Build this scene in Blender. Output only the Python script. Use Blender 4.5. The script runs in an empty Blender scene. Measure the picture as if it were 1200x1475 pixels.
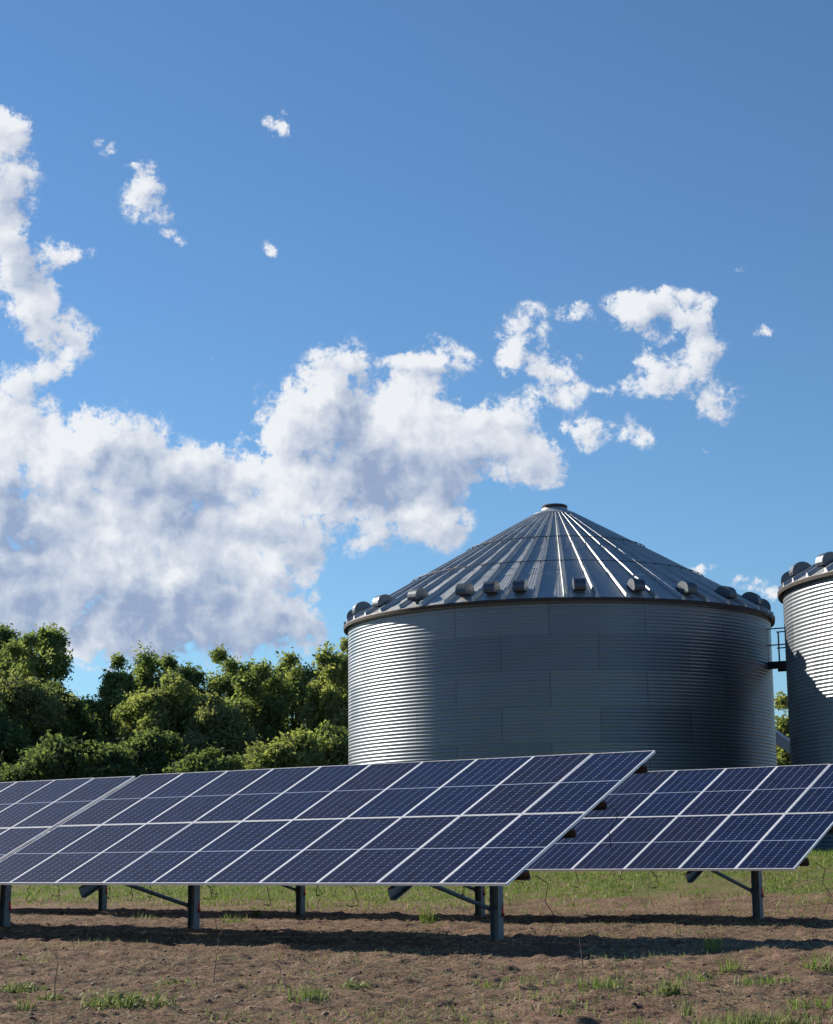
import bpy, math, random
import numpy as np
from mathutils import Matrix, Vector
R = math.radians
S = bpy.context.scene
COL = S.collection

# ------------------------------------------------------------ camera
cam = bpy.data.cameras.new('camera')
cam_o = bpy.data.objects.new('camera', cam); COL.objects.link(cam_o)
PITCH, ROLL = R(10.58), R(-0.582)
_r0 = Vector((1, 0, 0)); _u0 = Vector((0, -math.sin(PITCH), math.cos(PITCH))); _w = Vector((0, math.cos(PITCH), math.sin(PITCH)))
_r = math.cos(ROLL)*_r0 + math.sin(ROLL)*_u0; _u = -math.sin(ROLL)*_r0 + math.cos(ROLL)*_u0
cam_o.matrix_world = Matrix(((_r.x, _u.x, -_w.x, 0), (_r.y, _u.y, -_w.y, 0), (_r.z, _u.z, -_w.z, 1.17), (0, 0, 0, 1)))
cam.sensor_fit = 'HORIZONTAL'; cam.sensor_width = 36; cam.lens = 79.35
cam.clip_start = 0.1; cam.clip_end = 6000
S.camera = cam_o

# ------------------------------------------------------------ sun and sky
SUN_EL = R(27)
ROW = R(-37.13)                                   # direction the panel rows run (east)
SUN_AZ = ROW + R(180)                             # sun stands due west, at the far left end of the rows
sd = Vector((math.cos(SUN_AZ)*math.cos(SUN_EL), math.sin(SUN_AZ)*math.cos(SUN_EL), math.sin(SUN_EL)))
sun = bpy.data.lights.new('sun', 'SUN'); sun.energy = 5.0; sun.angle = R(0.5); sun.color = (1.0, 0.90, 0.76)
sun_o = bpy.data.objects.new('sun', sun); COL.objects.link(sun_o)
sun_o.rotation_euler = (-sd).to_track_quat('-Z', 'Y').to_euler()
S.view_settings.view_transform = 'Standard'; S.view_settings.look = 'None'
S.view_settings.exposure = 0.78; S.view_settings.gamma = 1.0

world = bpy.data.worlds.new('World'); S.world = world; world.use_nodes = True
world.cycles.sampling_method = 'MANUAL'; world.cycles.sample_map_resolution = 512

class NT:                                          # small node-tree writer
    def __init__(s, t): s.t = t; s.n = t.nodes; s.l = t.links
    def add(s, k, **kw):
        n = s.n.new(k)
        for a, b in kw.items(): setattr(n, a, b)
        return n
    def put(s, sock, v):
        if hasattr(v, 'is_linked') or isinstance(v, bpy.types.NodeSocket): s.l.new(v, sock)
        elif v is not None: sock.default_value = v
    def math(s, op, a, b=None, c=None, clamp=False):
        n = s.add('ShaderNodeMath', operation=op, use_clamp=clamp)
        s.put(n.inputs[0], a)
        if b is not None: s.put(n.inputs[1], b)
        if c is not None: s.put(n.inputs[2], c)
        return n.outputs[0]
    def vm(s, op, a, b=None, c=None):
        n = s.add('ShaderNodeVectorMath', operation=op); s.put(n.inputs[0], a)
        if b is not None: s.put(n.inputs[1], b)
        if c is not None: s.put(n.inputs[2], c)
        return n.outputs['Value'] if op in ('LENGTH', 'DOT_PRODUCT') else n.outputs[0]
    def noise(s, v, scale, detail=4, rough=.55, dist=0, out=0, lac=2.0):
        n = s.add('ShaderNodeTexNoise'); s.put(n.inputs['Vector'], v)
        n.inputs['Scale'].default_value = scale; n.inputs['Detail'].default_value = detail
        n.inputs['Roughness'].default_value = rough; n.inputs['Distortion'].default_value = dist
        n.inputs['Lacunarity'].default_value = lac
        return n.outputs[out]
    def mr(s, v, a, b, c=0.0, d=1.0, smooth=False):
        n = s.add('ShaderNodeMapRange'); n.interpolation_type = 'SMOOTHSTEP' if smooth else 'LINEAR'
        s.put(n.inputs[0], v)
        for i, q in zip((1, 2, 3, 4), (a, b, c, d)): s.put(n.inputs[i], q)
        return n.outputs[0]
    def mix(s, f, a, b, mode='MIX'):
        n = s.add('ShaderNodeMix', data_type='RGBA', blend_type=mode)
        s.put(n.inputs[0], f); s.put(n.inputs[6], a if not isinstance(a, tuple) else (*a, 1)[:4]); s.put(n.inputs[7], b if not isinstance(b, tuple) else (*b, 1)[:4])
        return n.outputs[2]
    def sep(s, v):
        n = s.add('ShaderNodeSeparateXYZ'); s.put(n.inputs[0], v); return n.outputs
    def comb(s, x, y, z):
        n = s.add('ShaderNodeCombineXYZ')
        for i, q in enumerate((x, y, z)): s.put(n.inputs[i], q)
        return n.outputs[0]

# cloud banks: centre and half-size of each puff as (east-west slope, height slope) seen from the field
PUFFS = [
(-0.233,0.412,0.0180,0.0149), (-0.233,0.389,0.0140,0.0169), (-0.234,0.358,0.0178,0.0209), (-0.220,0.337,0.0237,0.0166), (-0.197,0.337,0.0079,0.0041),
(-0.223,0.312,0.0236,0.0185), (-0.205,0.296,0.0177,0.0114), (-0.186,0.285,0.0125,0.0114), (-0.212,0.269,0.0176,0.0105), (-0.229,0.244,0.0292,0.0241),
(-0.220,0.212,0.0367,0.0278), (-0.223,0.186,0.0385,0.0236), (-0.174,0.227,0.0291,0.0199), (-0.152,0.209,0.0348,0.0277), (-0.127,0.207,0.0232,0.0178),
(-0.116,0.218,0.0101,0.0071), (-0.184,0.178,0.0422,0.0274), (-0.146,0.170,0.0499,0.0352), (-0.104,0.187,0.0308,0.0255), (-0.077,0.167,0.0230,0.0214),
(-0.229,0.145,0.0420,0.0349), (-0.172,0.130,0.0609,0.0270), (-0.122,0.123,0.0494,0.0230), (-0.081,0.132,0.0286,0.0231), (-0.061,0.123,0.0133,0.0134),
(-0.046,0.264,0.0214,0.0202), (-0.062,0.244,0.0291,0.0160), (-0.069,0.226,0.0310,0.0239), (-0.031,0.222,0.0426,0.0279), (0.001,0.257,0.0195,0.0181),
(0.017,0.276,0.0148,0.0101), (0.000,0.231,0.0349,0.0300), (-0.046,0.194,0.0501,0.0236), (0.000,0.194,0.0308,0.0217), (0.011,0.178,0.0123,0.0117),
(0.035,0.237,0.0194,0.0152), (0.055,0.237,0.0175,0.0152), (0.063,0.213,0.0193,0.0127), (0.039,0.219,0.0232,0.0151), (-0.089,0.202,0.0193,0.0118),
(0.064,0.285,0.0141,0.0154), (0.079,0.261,0.0136,0.0121), (0.054,0.273,0.0086,0.0089), (0.091,0.300,0.0071,0.0049), (0.121,0.302,0.0157,0.0082),
(0.140,0.301,0.0149,0.0082), (0.160,0.286,0.0133,0.0171), (0.133,0.274,0.0102,0.0138), (0.129,0.255,0.0132,0.0064), (0.151,0.262,0.0148,0.0089),
(0.169,0.250,0.0101,0.0088), (0.167,0.302,0.0043,0.0053), (0.095,0.232,0.0120,0.0104), (0.123,0.230,0.0077,0.0072), (0.203,0.288,0.0047,0.0032),
(0.103,0.254,0.0062,0.0028), (-0.153,0.381,0.0072,0.0109), (-0.148,0.367,0.0135,0.0125), (-0.137,0.346,0.0059,0.0037), (-0.178,0.401,0.0052,0.0046),
(-0.162,0.392,0.0036,0.0025), (-0.079,0.413,0.0036,0.0047), (-0.112,0.273,0.0027,0.0053), (-0.083,0.337,0.0043,0.0037), (0.181,0.326,0.0035,0.0037),
(0.159,0.220,0.0023,0.0020), (0.185,0.143,0.0122,0.0039), (0.153,0.153,0.0069,0.0023), (-0.003,0.275,0.0195,0.0049), (0.077,0.205,0.0093,0.0055),
(-0.104,0.156,0.0229,0.0175), (-0.115,0.140,0.0191,0.0135)
]
# hollows (+) and sunlit domes (-) inside the banks
HOLLOWS = [
(-0.223,0.169,0.0422,0.0215,1.0), (-0.141,0.123,0.0494,0.0192,1.0), (-0.206,0.134,0.0305,0.0154,0.6), (-0.115,0.177,0.0211,0.0176,0.9), (-0.133,0.203,0.0212,0.0178,0.7),
(-0.032,0.241,0.0148,0.0261,0.8), (0.004,0.207,0.0347,0.0150,0.9), (-0.038,0.210,0.0270,0.0119,0.6), (-0.216,0.194,0.0231,0.0110,0.6), (-0.231,0.372,0.0159,0.0126,0.9),
(-0.211,0.324,0.0197,0.0103,0.5), (-0.103,0.142,0.0267,0.0154,0.6), (-0.065,0.167,0.0230,0.0117,0.5), (-0.220,0.341,0.0198,0.0083,0.5), (-0.166,0.215,0.0155,0.0087,0.5),
(-0.069,0.128,0.0152,0.0096,0.4), (-0.180,0.174,0.0269,0.0125,-0.8), (-0.187,0.112,0.0228,0.0107,-0.8), (-0.046,0.258,0.0175,0.0141,-0.6), (-0.062,0.196,0.0231,0.0098,-0.7),
(-0.012,0.184,0.0269,0.0098,-0.5), (-0.084,0.148,0.0134,0.0194,-0.7), (-0.182,0.235,0.0194,0.0100,-0.6), (-0.209,0.223,0.0232,0.0119,-0.6), (0.001,0.241,0.0175,0.0140,-0.5),
(-0.227,0.300,0.0157,0.0102,-0.4), (-0.142,0.152,0.0191,0.0077,-0.6), (-0.081,0.218,0.0155,0.0159,-0.7)
]
def build_sky():
    t = NT(world.node_tree); t.n.clear()
    sky = t.add('ShaderNodeTexSky', sky_type='NISHITA'); sky.sun_disc = False
    sky.sun_elevation = SUN_EL; sky.sun_rotation = math.atan2(sd.x, sd.y)
    sky.air_density = 1.0; sky.dust_density = 0.05; sky.ozone_density = 3.0; sky.altitude = 200
    tc = t.add('ShaderNodeTexCoord').outputs['Generated']
    d = t.sep(tc)
    yy = t.math('MAXIMUM', d[1], 0.15)
    uv = t.comb(t.math('DIVIDE', d[0], yy), t.math('DIVIDE', d[2], yy), 0.0)
    g = bpy.data.node_groups.new('cloud_field', 'ShaderNodeTree')
    g.interface.new_socket('uv', in_out='INPUT', socket_type='NodeSocketVector')
    g.interface.new_socket('m', in_out='OUTPUT', socket_type='NodeSocketFloat')
    G = NT(g); gi = G.add('NodeGroupInput'); go = G.add('NodeGroupOutput')
    acc = None
    for (cx, cy, a, b) in PUFFS:
        small = min(1.0, .43+max(0, (a+b)*.5-.004)*36); k = 1.42+.9*(1-small); a *= k; b *= k
        q = G.vm('MULTIPLY_ADD', gi.outputs[0], (1/a, 1/b, 0), (-cx/a, -cy/b, 0))
        e = G.math('SUBTRACT', 1.0, G.vm('DOT_PRODUCT', q, q), clamp=True)
        e2 = G.math('MULTIPLY', e, small) if small < 1 else e
        acc = G.math('MULTIPLY', e, e) if acc is None else G.math('MULTIPLY_ADD', e, e2, acc)
    G.l.new(acc, go.inputs[0])
    g2 = bpy.data.node_groups.new('cloud_hollows', 'ShaderNodeTree')
    g2.interface.new_socket('uv', in_out='INPUT', socket_type='NodeSocketVector')
    g2.interface.new_socket('m', in_out='OUTPUT', socket_type='NodeSocketFloat')
    H = NT(g2); hi = H.add('NodeGroupInput'); ho = H.add('NodeGroupOutput'); acc = 0.0
    for (cx, cy, a, b, s_) in HOLLOWS:
        a *= 1.35; b *= 1.35
        q = H.vm('MULTIPLY_ADD', hi.outputs[0], (1/a, 1/b, 0), (-cx/a, -cy/b, 0))
        acc = H.math('MULTIPLY_ADD', H.math('SUBTRACT', 1.0, H.vm('DOT_PRODUCT', q, q), clamp=True), s_, acc)
    H.l.new(acc, ho.inputs[0])
    def field(v, g=g):
        n = t.add('ShaderNodeGroup'); n.node_tree = g; t.put(n.inputs[0], v); return n.outputs[0]
    # ragged edges: the lookup is pushed about by fine noise, then eaten away by fractal noise
    w1 = t.noise(uv, 26, 5, .6, out=1)
    wv = t.vm('MULTIPLY_ADD', t.vm('SUBTRACT', w1, (.5, .5, .5)), (.034, .030, 0), uv)
    w3 = t.vm('SUBTRACT', t.noise(uv, 60, 4, .6, out=1), (.5, .5, .5))
    def dens(off):
        p = t.vm('ADD', wv, off) if off else wv
        q = t.vm('ADD', uv, off) if off else uv
        m = t.math('MINIMUM', t.math('MULTIPLY', field(p), 1.42), 1.8)
        n1 = t.noise(q, 34, 9, .62, .25)
        n2 = t.noise(q, 130, 6, .65, .4)
        n3 = t.noise(q, 330, 4, .6, .5)
        nn = t.math('ADD', t.math('MULTIPLY_ADD', n1, 2.5, t.math('MULTIPLY', n2, 1.9)), t.math('MULTIPLY', n3, 1.3))
        qw = t.vm('MULTIPLY_ADD', w3, (.012, .012, 0), q)
        soft = t.math('MULTIPLY', n1, 2.2)
        for sc, am in ((46, .75), (115, .42)):
            vo = t.add('ShaderNodeTexVoronoi', feature='SMOOTH_F1'); t.put(vo.inputs['Vector'], qw); vo.inputs['Scale'].default_value = sc; vo.inputs['Smoothness'].default_value = .25
            f1 = vo.outputs['Distance']
            nn = t.math('ADD', nn, t.math('MULTIPLY', t.math('SUBTRACT', .22, t.math('MULTIPLY', f1, f1)), am*1.9))
            soft = t.math('ADD', soft, t.math('MULTIPLY', t.math('MULTIPLY', f1, f1), -am*1.5))
        return m, t.math('ADD', m, t.math('SUBTRACT', nn, 2.62)), t.math('MULTIPLY_ADD', m, .8, soft)
    m0, d0, s0 = dens(None)
    m1, d1, s1 = dens((-.0065, .0080, 0))
    gate = t.mr(m0, .02, .42, smooth=True)
    alpha = t.math('MULTIPLY', t.mr(d0, .25, 1.45, smooth=True), gate)
    alpha = t.math('MULTIPLY', alpha, t.mr(d[1], .2, .3))
    thick = t.mr(m1, .45, 1.8)
    relief = t.math('MULTIPLY_ADD', t.math('SUBTRACT', d1, d0), .12, t.math('SUBTRACT', s1, s0))
    shade = t.math('ADD', t.math('MULTIPLY', thick, .34), t.math('MULTIPLY', relief, .68))
    big = t.noise(uv, 15, 4, .55)
    shade = t.math('ADD', shade, t.math('MULTIPLY', t.math('SUBTRACT', big, .5), 1.5))
    fine = t.math('ABSOLUTE', t.math('SUBTRACT', t.noise(wv, 42, 6, .58, .3), .5))      # creases between billows
    shade = t.math('ADD', shade, t.mr(fine, 0, .12, .14, -.06))
    fine2 = t.math('ABSOLUTE', t.math('SUBTRACT', t.noise(wv, 95, 5, .6, .3), .5))
    shade = t.math('ADD', shade, t.mr(fine2, 0, .12, .05, -.02))
    w2 = t.vm('MULTIPLY_ADD', t.vm('SUBTRACT', t.noise(uv, 22, 5, .6, out=1), (.5, .5, .5)), (.05, .05, 0), uv)
    shade = t.math('ADD', shade, t.math('MULTIPLY', field(w2, g2), 1.0))
    low = t.mr(t.sep(uv)[1], .26, .12, 0, .22)
    shade = t.math('ADD', shade, low)
    ccol = t.mix(t.mr(shade, -.40, 1.75), (0.51, 0.525, 0.545), (0.18, 0.23, 0.335))
    skyc = t.mix(1.0, sky.outputs[0], SKY_TINT, 'MULTIPLY')
    bg1 = t.add('ShaderNodeBackground'); t.put(bg1.inputs[0], skyc); bg1.inputs[1].default_value = SKY_STR
    bg2 = t.add('ShaderNodeBackground'); t.put(bg2.inputs[0], ccol); bg2.inputs[1].default_value = 1.0
    mx = t.add('ShaderNodeMixShader'); t.put(mx.inputs[0], t.math('MULTIPLY', alpha, .97)); t.l.new(bg1.outputs[0], mx.inputs[1]); t.l.new(bg2.outputs[0], mx.inputs[2])
    for n in t.n:
        if n.type == 'TEX_NOISE': n.noise_dimensions = '2D'
        if n.type == 'TEX_VORONOI': n.voronoi_dimensions = '2D'
    out = t.add('ShaderNodeOutputWorld'); t.l.new(mx.outputs[0], out.inputs[0])
SKY_STR = 0.060
SKY_TINT = (0.73, 0.965, 1.13)
build_sky()

# ------------------------------------------------------------ helpers
def mesh(name, V, F, mat=None, smooth=False, mats=None, mi=None):
    me = bpy.data.meshes.new(name)
    V = np.asarray(V, dtype=np.float32).reshape(-1, 3)
    if isinstance(F, np.ndarray):
        k = F.shape[1]; n = len(F)
        me.vertices.add(len(V)); me.vertices.foreach_set('co', V.ravel())
        me.loops.add(n*k); me.loops.foreach_set('vertex_index', F.astype(np.int32).ravel())
        me.polygons.add(n); me.polygons.foreach_set('loop_start', np.arange(0, n*k, k, dtype=np.int32))
        me.update(calc_edges=True)
    else:
        me.from_pydata(V.tolist(), [], [tuple(f) for f in F]); me.update()
    for m in (mats or ([mat] if mat else [])): me.materials.append(m)
    if mi is not None: me.polygons.foreach_set('material_index', np.asarray(mi, dtype=np.int32))
    if smooth: me.polygons.foreach_set('use_smooth', np.ones(len(me.polygons), dtype=bool))
    return me
def link(name, me, parent=None, loc=None):
    o = bpy.data.objects.new(name, me); COL.objects.link(o)
    if parent: o.parent = parent
    if loc is not None: o.location = loc
    return o
def tag(o, label=None, cat=None, group=None, kind=None):
    if label: o['label'] = label
    if cat: o['category'] = cat
    if group: o['group'] = group
    if kind: o['kind'] = kind
    return o
def empty(name, loc, rz=0):
    o = bpy.data.objects.new(name, None); COL.objects.link(o); o.location = loc; o.rotation_euler = (0, 0, rz)
    o.empty_display_size = .3
    return o
def copy_tree(o, parent=None):
    c = o.copy(); COL.objects.link(c); c.parent = parent
    for ch in list(KIDS.get(o.name, [])) or [x for x in COL.objects if x.parent == o]:
        copy_tree(ch, c)
    return c
KIDS = {}
class MB:                                          # collects shapes of one mesh
    def __init__(s): s.V = []; s.F = []
    def quadbox(s, P):                             # P: 8 corners, bottom 4 then top 4
        b = len(s.V); s.V += [tuple(p) for p in P]
        s.F += [tuple(b+i for i in f) for f in ((3, 2, 1, 0), (4, 5, 6, 7), (0, 1, 5, 4), (1, 2, 6, 5), (2, 3, 7, 6), (3, 0, 4, 7))]
    def box(s, x0, x1, y0, y1, z0, z1):
        s.quadbox([(x0, y0, z0), (x1, y0, z0), (x1, y1, z0), (x0, y1, z0), (x0, y0, z1), (x1, y0, z1), (x1, y1, z1), (x0, y1, z1)])
    def prism(s, prof, A, B, up=(0, 0, 1)):        # closed 2D profile swept from A to B
        A, B = Vector(A), Vector(B); t = (B-A).normalized(); u = Vector(up)
        sx = t.cross(u).normalized(); sy = sx.cross(t).normalized()
        b = len(s.V); n = len(prof)
        for P in (A, B): s.V += [tuple(P + sx*a + sy*c) for a, c in prof]
        s.F += [(b+i, b+(i+1) % n, b+n+(i+1) % n, b+n+i) for i in range(n)]
        s.F += [tuple(b+i for i in reversed(range(n))), tuple(b+n+i for i in range(n))]
    def tube(s, pts, r, n=6):
        pts = [Vector(p) for p in pts]; b = len(s.V); m = len(pts)
        rr = r if isinstance(r, (list, tuple)) else [r]*m
        for i, p in enumerate(pts):
            t = (pts[min(i+1, m-1)]-pts[max(i-1, 0)]).normalized()
            a = t.cross(Vector((0, 0, 1)) if abs(t.z) < .9 else Vector((1, 0, 0))).normalized(); c = a.cross(t)
            for k in range(n):
                q = 2*math.pi*k/n; s.V.append(tuple(p + (a*math.cos(q)+c*math.sin(q))*rr[i]))
        for i in range(m-1):
            for k in range(n):
                s.F.append((b+i*n+k, b+i*n+(k+1) % n, b+(i+1)*n+(k+1) % n, b+(i+1)*n+k))
        s.F += [tuple(b+k for k in reversed(range(n))), tuple(b+(m-1)*n+k for k in range(n))]
    def build(s, name, mat, parent=None, smooth=False, loc=None):
        return link(name, mesh(name, s.V, s.F, mat, smooth), parent, loc)
def newmat(name):
    m = bpy.data.materials.new(name); m.use_nodes = True
    t = NT(m.node_tree); b = m.node_tree.nodes['Principled BSDF']
    return m, t, b
def bump(t, b, h, strength, dist=.01):
    n = t.add('ShaderNodeBump'); n.inputs['Strength'].default_value = strength; n.inputs['Distance'].default_value = dist
    t.put(n.inputs['Height'], h); t.l.new(n.outputs[0], b.inputs['Normal'])
def metal(name, col, rough, metallic=1.0, var=.12, scale=6, spec=None):
    m, t, b = newmat(name); co = t.add('ShaderNodeTexCoord').outputs['Object']
    n = t.noise(co, scale, 5, .6)
    c = t.mix(t.mr(n, .3, .7), tuple(x*(1-var) for x in col), tuple(min(1, x*(1+var)) for x in col))
    t.put(b.inputs['Base Color'], c); b.inputs['Metallic'].default_value = metallic
    t.put(b.inputs['Roughness'], t.mr(n, .3, .7, rough*.85, rough*1.2))
    return m
# ------------------------------------------------------------ value noise on numpy arrays
def vnoise(x, y, seed=0):
    xi = np.floor(x).astype(np.int64); yi = np.floor(y).astype(np.int64); fx = x-xi; fy = y-yi
    fx = fx*fx*(3-2*fx); fy = fy*fy*(3-2*fy)
    def h(a, b):
        n = (a*374761393 + b*668265263 + seed*1442695041) & 0xffffffff
        n = ((n ^ (n >> 13))*1274126177) & 0xffffffff
        n = n ^ (n >> 16); return (n & 0xffff)/65535.0
    return (h(xi, yi)*(1-fx)+h(xi+1, yi)*fx)*(1-fy)+(h(xi, yi+1)*(1-fx)+h(xi+1, yi+1)*fx)*fy
def fbm(x, y, o=4, seed=0, gain=.5):
    s = 0; a = 1; tot = 0
    for i in range(o):
        s = s+a*vnoise(x*2**i, y*2**i, seed+i*7); tot += a; a *= gain
    return s/tot
def sstep(a, b, x):
    t = np.clip((x-a)/(b-a), 0, 1); return t*t*(3-2*t)

# ------------------------------------------------------------ ground
D2 = Vector((math.cos(ROW), math.sin(ROW))); N2 = Vector((-math.sin(ROW), math.cos(ROW)))
def base_h(x, y):                                  # large shape of the field (metres above the posts' feet)
    q = N2.x*x + N2.y*y
    h = 1.12*sstep(32.0, 43.0, q)
    h = h + 0.10*(fbm(x*.22+9, y*.22+4, 3, 5)-.5)
    return h + LOCAL(x, y)
def LOCAL(x, y): return -.10*(1-sstep(17.2, 20.5, N2.x*x+N2.y*y))
def ground_h(x, y):
    x = np.asarray(x, float); y = np.asarray(y, float)
    near = 1-sstep(45, 70, y)
    ridged = 1-np.abs(2*fbm(x*1.1+3, y*1.9, 3, 11)-1)
    ruts = .045*(fbm(x*.8, y*3.0, 2, 17)-.5)       # harrow lines running across the view
    clod = fbm(x*4.2, y*4.2, 4, 21, .62); fine = vnoise(x*19, y*19, 31)
    q = N2.x*x+N2.y*y
    rough = (1-.6*sstep(29.5, 32, q))
    return base_h(x, y) + near*rough*(.055*(ridged-.6) + 1.3*ruts + .14*np.maximum(clod-.5, -.06) + .022*(fine-.5))
def gz(x, y): return float(ground_h(np.array([x]), np.array([y]))[0])
def axis(segs):
    out = []
    for a, b, s in segs: out += list(np.arange(a, b, s))
    return np.array(out+[segs[-1][1]])
def build_ground():
    xs = axis([(-2500, -400, 300), (-400, -60, 40), (-60, -20, 4), (-20, -8.5, .3), (-8.5, 7.5, .042), (7.5, 20, .25), (20, 60, 4), (60, 400, 40), (400, 2500, 300)])
    ys = axis([(-800, -40, 120), (-40, 4, 4), (4, 10.5, .4), (10.5, 24, .045), (24, 34, .075), (34, 60, .2), (60, 140, 4), (140, 400, 30), (400, 4000, 300)])
    X, Y = np.meshgrid(xs, ys); Z = ground_h(X, Y)
    nx, ny = len(xs), len(ys)
    V = np.stack([X.ravel(), Y.ravel(), Z.ravel()], 1)
    i = np.arange(nx-1)[None, :]+nx*np.arange(ny-1)[:, None]; i = i.ravel()
    F = np.stack([i, i+1, i+nx+1, i+nx], 1)
    m, t, b = newmat('soil')
    co = t.add('ShaderNodeTexCoord').outputs['Object']; s = t.sep(co)
    q = t.math('ADD', t.math('MULTIPLY', s[0], N2.x), t.math('MULTIPLY', s[1], N2.y))
    n1 = t.noise(co, .9, 5, .6); n2 = t.noise(co, 9, 6, .7); n3 = t.noise(t.vm('MULTIPLY', co, (1, 2.6, 1)), 30, 4, .6); n4 = t.noise(co, 3.1, 4, .6)
    n7 = t.noise(co, 55, 4, .7)
    c = t.mix(t.mr(t.math('MULTIPLY_ADD', n7, .6, n2), .58, 1.0), (.040, .023, .017), (.245, .150, .108))
    c = t.mix(t.mr(n1, .42, .60), c, t.mix(t.mr(n7, .35, .65), (.100, .061, .043), (.37, .25, .175)))
    # dry straw lying about
    c = t.mix(t.math('MULTIPLY', t.mr(n3, .56, .66), t.mr(n4, .38, .58)), c, (.44, .35, .21))
    # bits of green seedling cover
    n5 = t.noise(co, 1.7, 5, .65); n6 = t.noise(co, 24, 3, .6)
    c = t.mix(t.math('MULTIPLY', t.math('MULTIPLY', t.mr(n5, .54, .66), t.mr(n6, .48, .60)), .55), c, (.12, .15, .04))
    # the grassy strip behind the arrays
    w = t.math('ADD', t.math('SUBTRACT', q, t.math('MULTIPLY', t.math('MAXIMUM', s[0], 0.0), .26)), t.math('MULTIPLY', t.math('SUBTRACT', t.noise(co, .8, 5, .65), .5), 6.0))
    band = t.math('MULTIPLY', t.mr(w, GR0, GR0+1.2), 1.0)
    band = t.math('MULTIPLY', band, t.mr(t.math('ADD', s[0], t.math('MULTIPLY', n1, 4.0)), 15.5, 12.0))
    gcol = t.mix(t.mr(n2, .3, .7), (.070, .115, .018), (.19, .28, .045))
    gcol = t.mix(t.mr(n5, .42, .62), gcol, (.24, .19, .10))
    gcol = t.mix(t.mr(n7, .35, .65), gcol, t.mix(1.0, gcol, (.45, .5, .45), 'MULTIPLY'))
    c = t.mix(t.math('MULTIPLY', band, .9), c, gcol)
    t.put(b.inputs['Base Color'], c); b.inputs['Roughness'].default_value = .95; b.inputs['Specular IOR Level'].default_value = .15
    bump(t, b, t.math('ADD', n2, t.math('ADD', t.math('MULTIPLY', n6, .5), t.math('MULTIPLY', n7, .45))), 1.0, .06)
    o = link('ground', mesh('ground', V, F, m, True)); tag(o, 'bare brown tilled soil with a green grassy strip behind the panels', 'ground', kind='structure')
GR0 = 33.6
build_ground()

# ------------------------------------------------------------ materials
M_FRAME = metal('anodised_frame', (.86, .86, .87), .45, .12, .03)
M_STEEL = metal('galvanised_post', (.17, .21, .24), .5, .6, .25, 9)
M_PURLIN = metal('purlin_steel', (.10, .075, .06), .6, .4, .25, 9)
M_BACK, _t, _b = newmat('white_backsheet'); _b.inputs['Base Color'].default_value = (.7, .7, .72, 1); _b.inputs['Roughness'].default_value = .6
M_CABLE, _t, _b = newmat('black_cable'); _b.inputs['Base Color'].default_value = (.012, .012, .012, 1); _b.inputs['Roughness'].default_value = .5
M_RED, _t, _b = newmat('red_ribbon'); _b.inputs['Base Color'].default_value = (.62, .04, .04, 1); _b.inputs['Roughness'].default_value = .7
M_DARK = metal('dark_steel', (.05, .05, .055), .6, .5)

MW, ML = 1.000, 2.04                               # module width and length
def glass_mat():
    m, t, b = newmat('solar_cells')
    co = t.add('ShaderNodeTexCoord').outputs['Object']; s = t.sep(co)
    cw = (MW-.044)/6; ch = (ML-.05-.022)/24
    x = t.math('DIVIDE', t.math('SUBTRACT', s[0], .022), cw)
    half = t.math('GREATER_THAN', s[1], ML/2)
    y = t.math('DIVIDE', t.math('SUBTRACT', t.math('SUBTRACT', s[1], .025), t.math('MULTIPLY', half, .022)), ch)
    fx = t.math('FRACT', x); fy = t.math('FRACT', y)
    ex = t.math('MULTIPLY', t.math('MINIMUM', fx, t.math('SUBTRACT', 1.0, fx)), cw)
    ey = t.math('MULTIPLY', t.math('MINIMUM', fy, t.math('SUBTRACT', 1.0, fy)), ch)
    gx = t.math('LESS_THAN', ex, .0018); gy = t.math('LESS_THAN', ey, .0085)
    dia = t.math('LESS_THAN', t.math('ADD', ex, ey), .012)
    mid = t.math('LESS_THAN', t.math('ABSOLUTE', t.math('SUBTRACT', s[1], ML/2)), .0105)
    edge = t.math('MAXIMUM', t.math('LESS_THAN', x, 0.0), t.math('GREATER_THAN', x, 6.0))
    line = t.math('MAXIMUM', t.math('MAXIMUM', gx, dia), mid); line = t.math('MAXIMUM', line, edge)
    bus = t.math('FRACT', t.math('MULTIPLY', fx, 9.0)); bus = t.math('LESS_THAN', t.math('ABSOLUTE', t.math('SUBTRACT', bus, .5)), .035)
    oi = t.add('ShaderNodeObjectInfo').outputs['Random']
    ci = t.comb(t.math('FLOOR', x), t.math('FLOOR', y), t.math('MULTIPLY', oi, 57.0))
    wn = t.add('ShaderNodeTexWhiteNoise'); t.put(wn.inputs[0], ci)
    c = t.mix(oi, (.0012, .0085, .040), (.0045, .0080, .030))
    c = t.mix(wn.outputs[0], c, t.mix(1.0, c, (1.9, 1.75, 1.8), 'MULTIPLY'))
    c = t.mix(t.math('MULTIPLY', bus, .10), c, (.12, .13, .17))
    c = t.mix(gy, c, (.002, .002, .006))
    c = t.mix(t.math('LESS_THAN', ey, .0014), c, (.13, .16, .24))
    c = t.mix(line, c, (.27, .32, .42))
    t.put(b.inputs['Base Color'], c)
    b.inputs['Roughness'].default_value = .5; b.inputs['Specular IOR Level'].default_value = .05
    b.inputs['Coat Weight'].default_value = .12; b.inputs['Coat IOR'].default_value = 1.26
    dust = t.noise(co, 2.2, 4, .6)
    t.put(b.inputs['Coat Roughness'], t.mr(dust, .3, .7, .07, .16))
    return m
M_CELLS = glass_mat()

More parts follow.
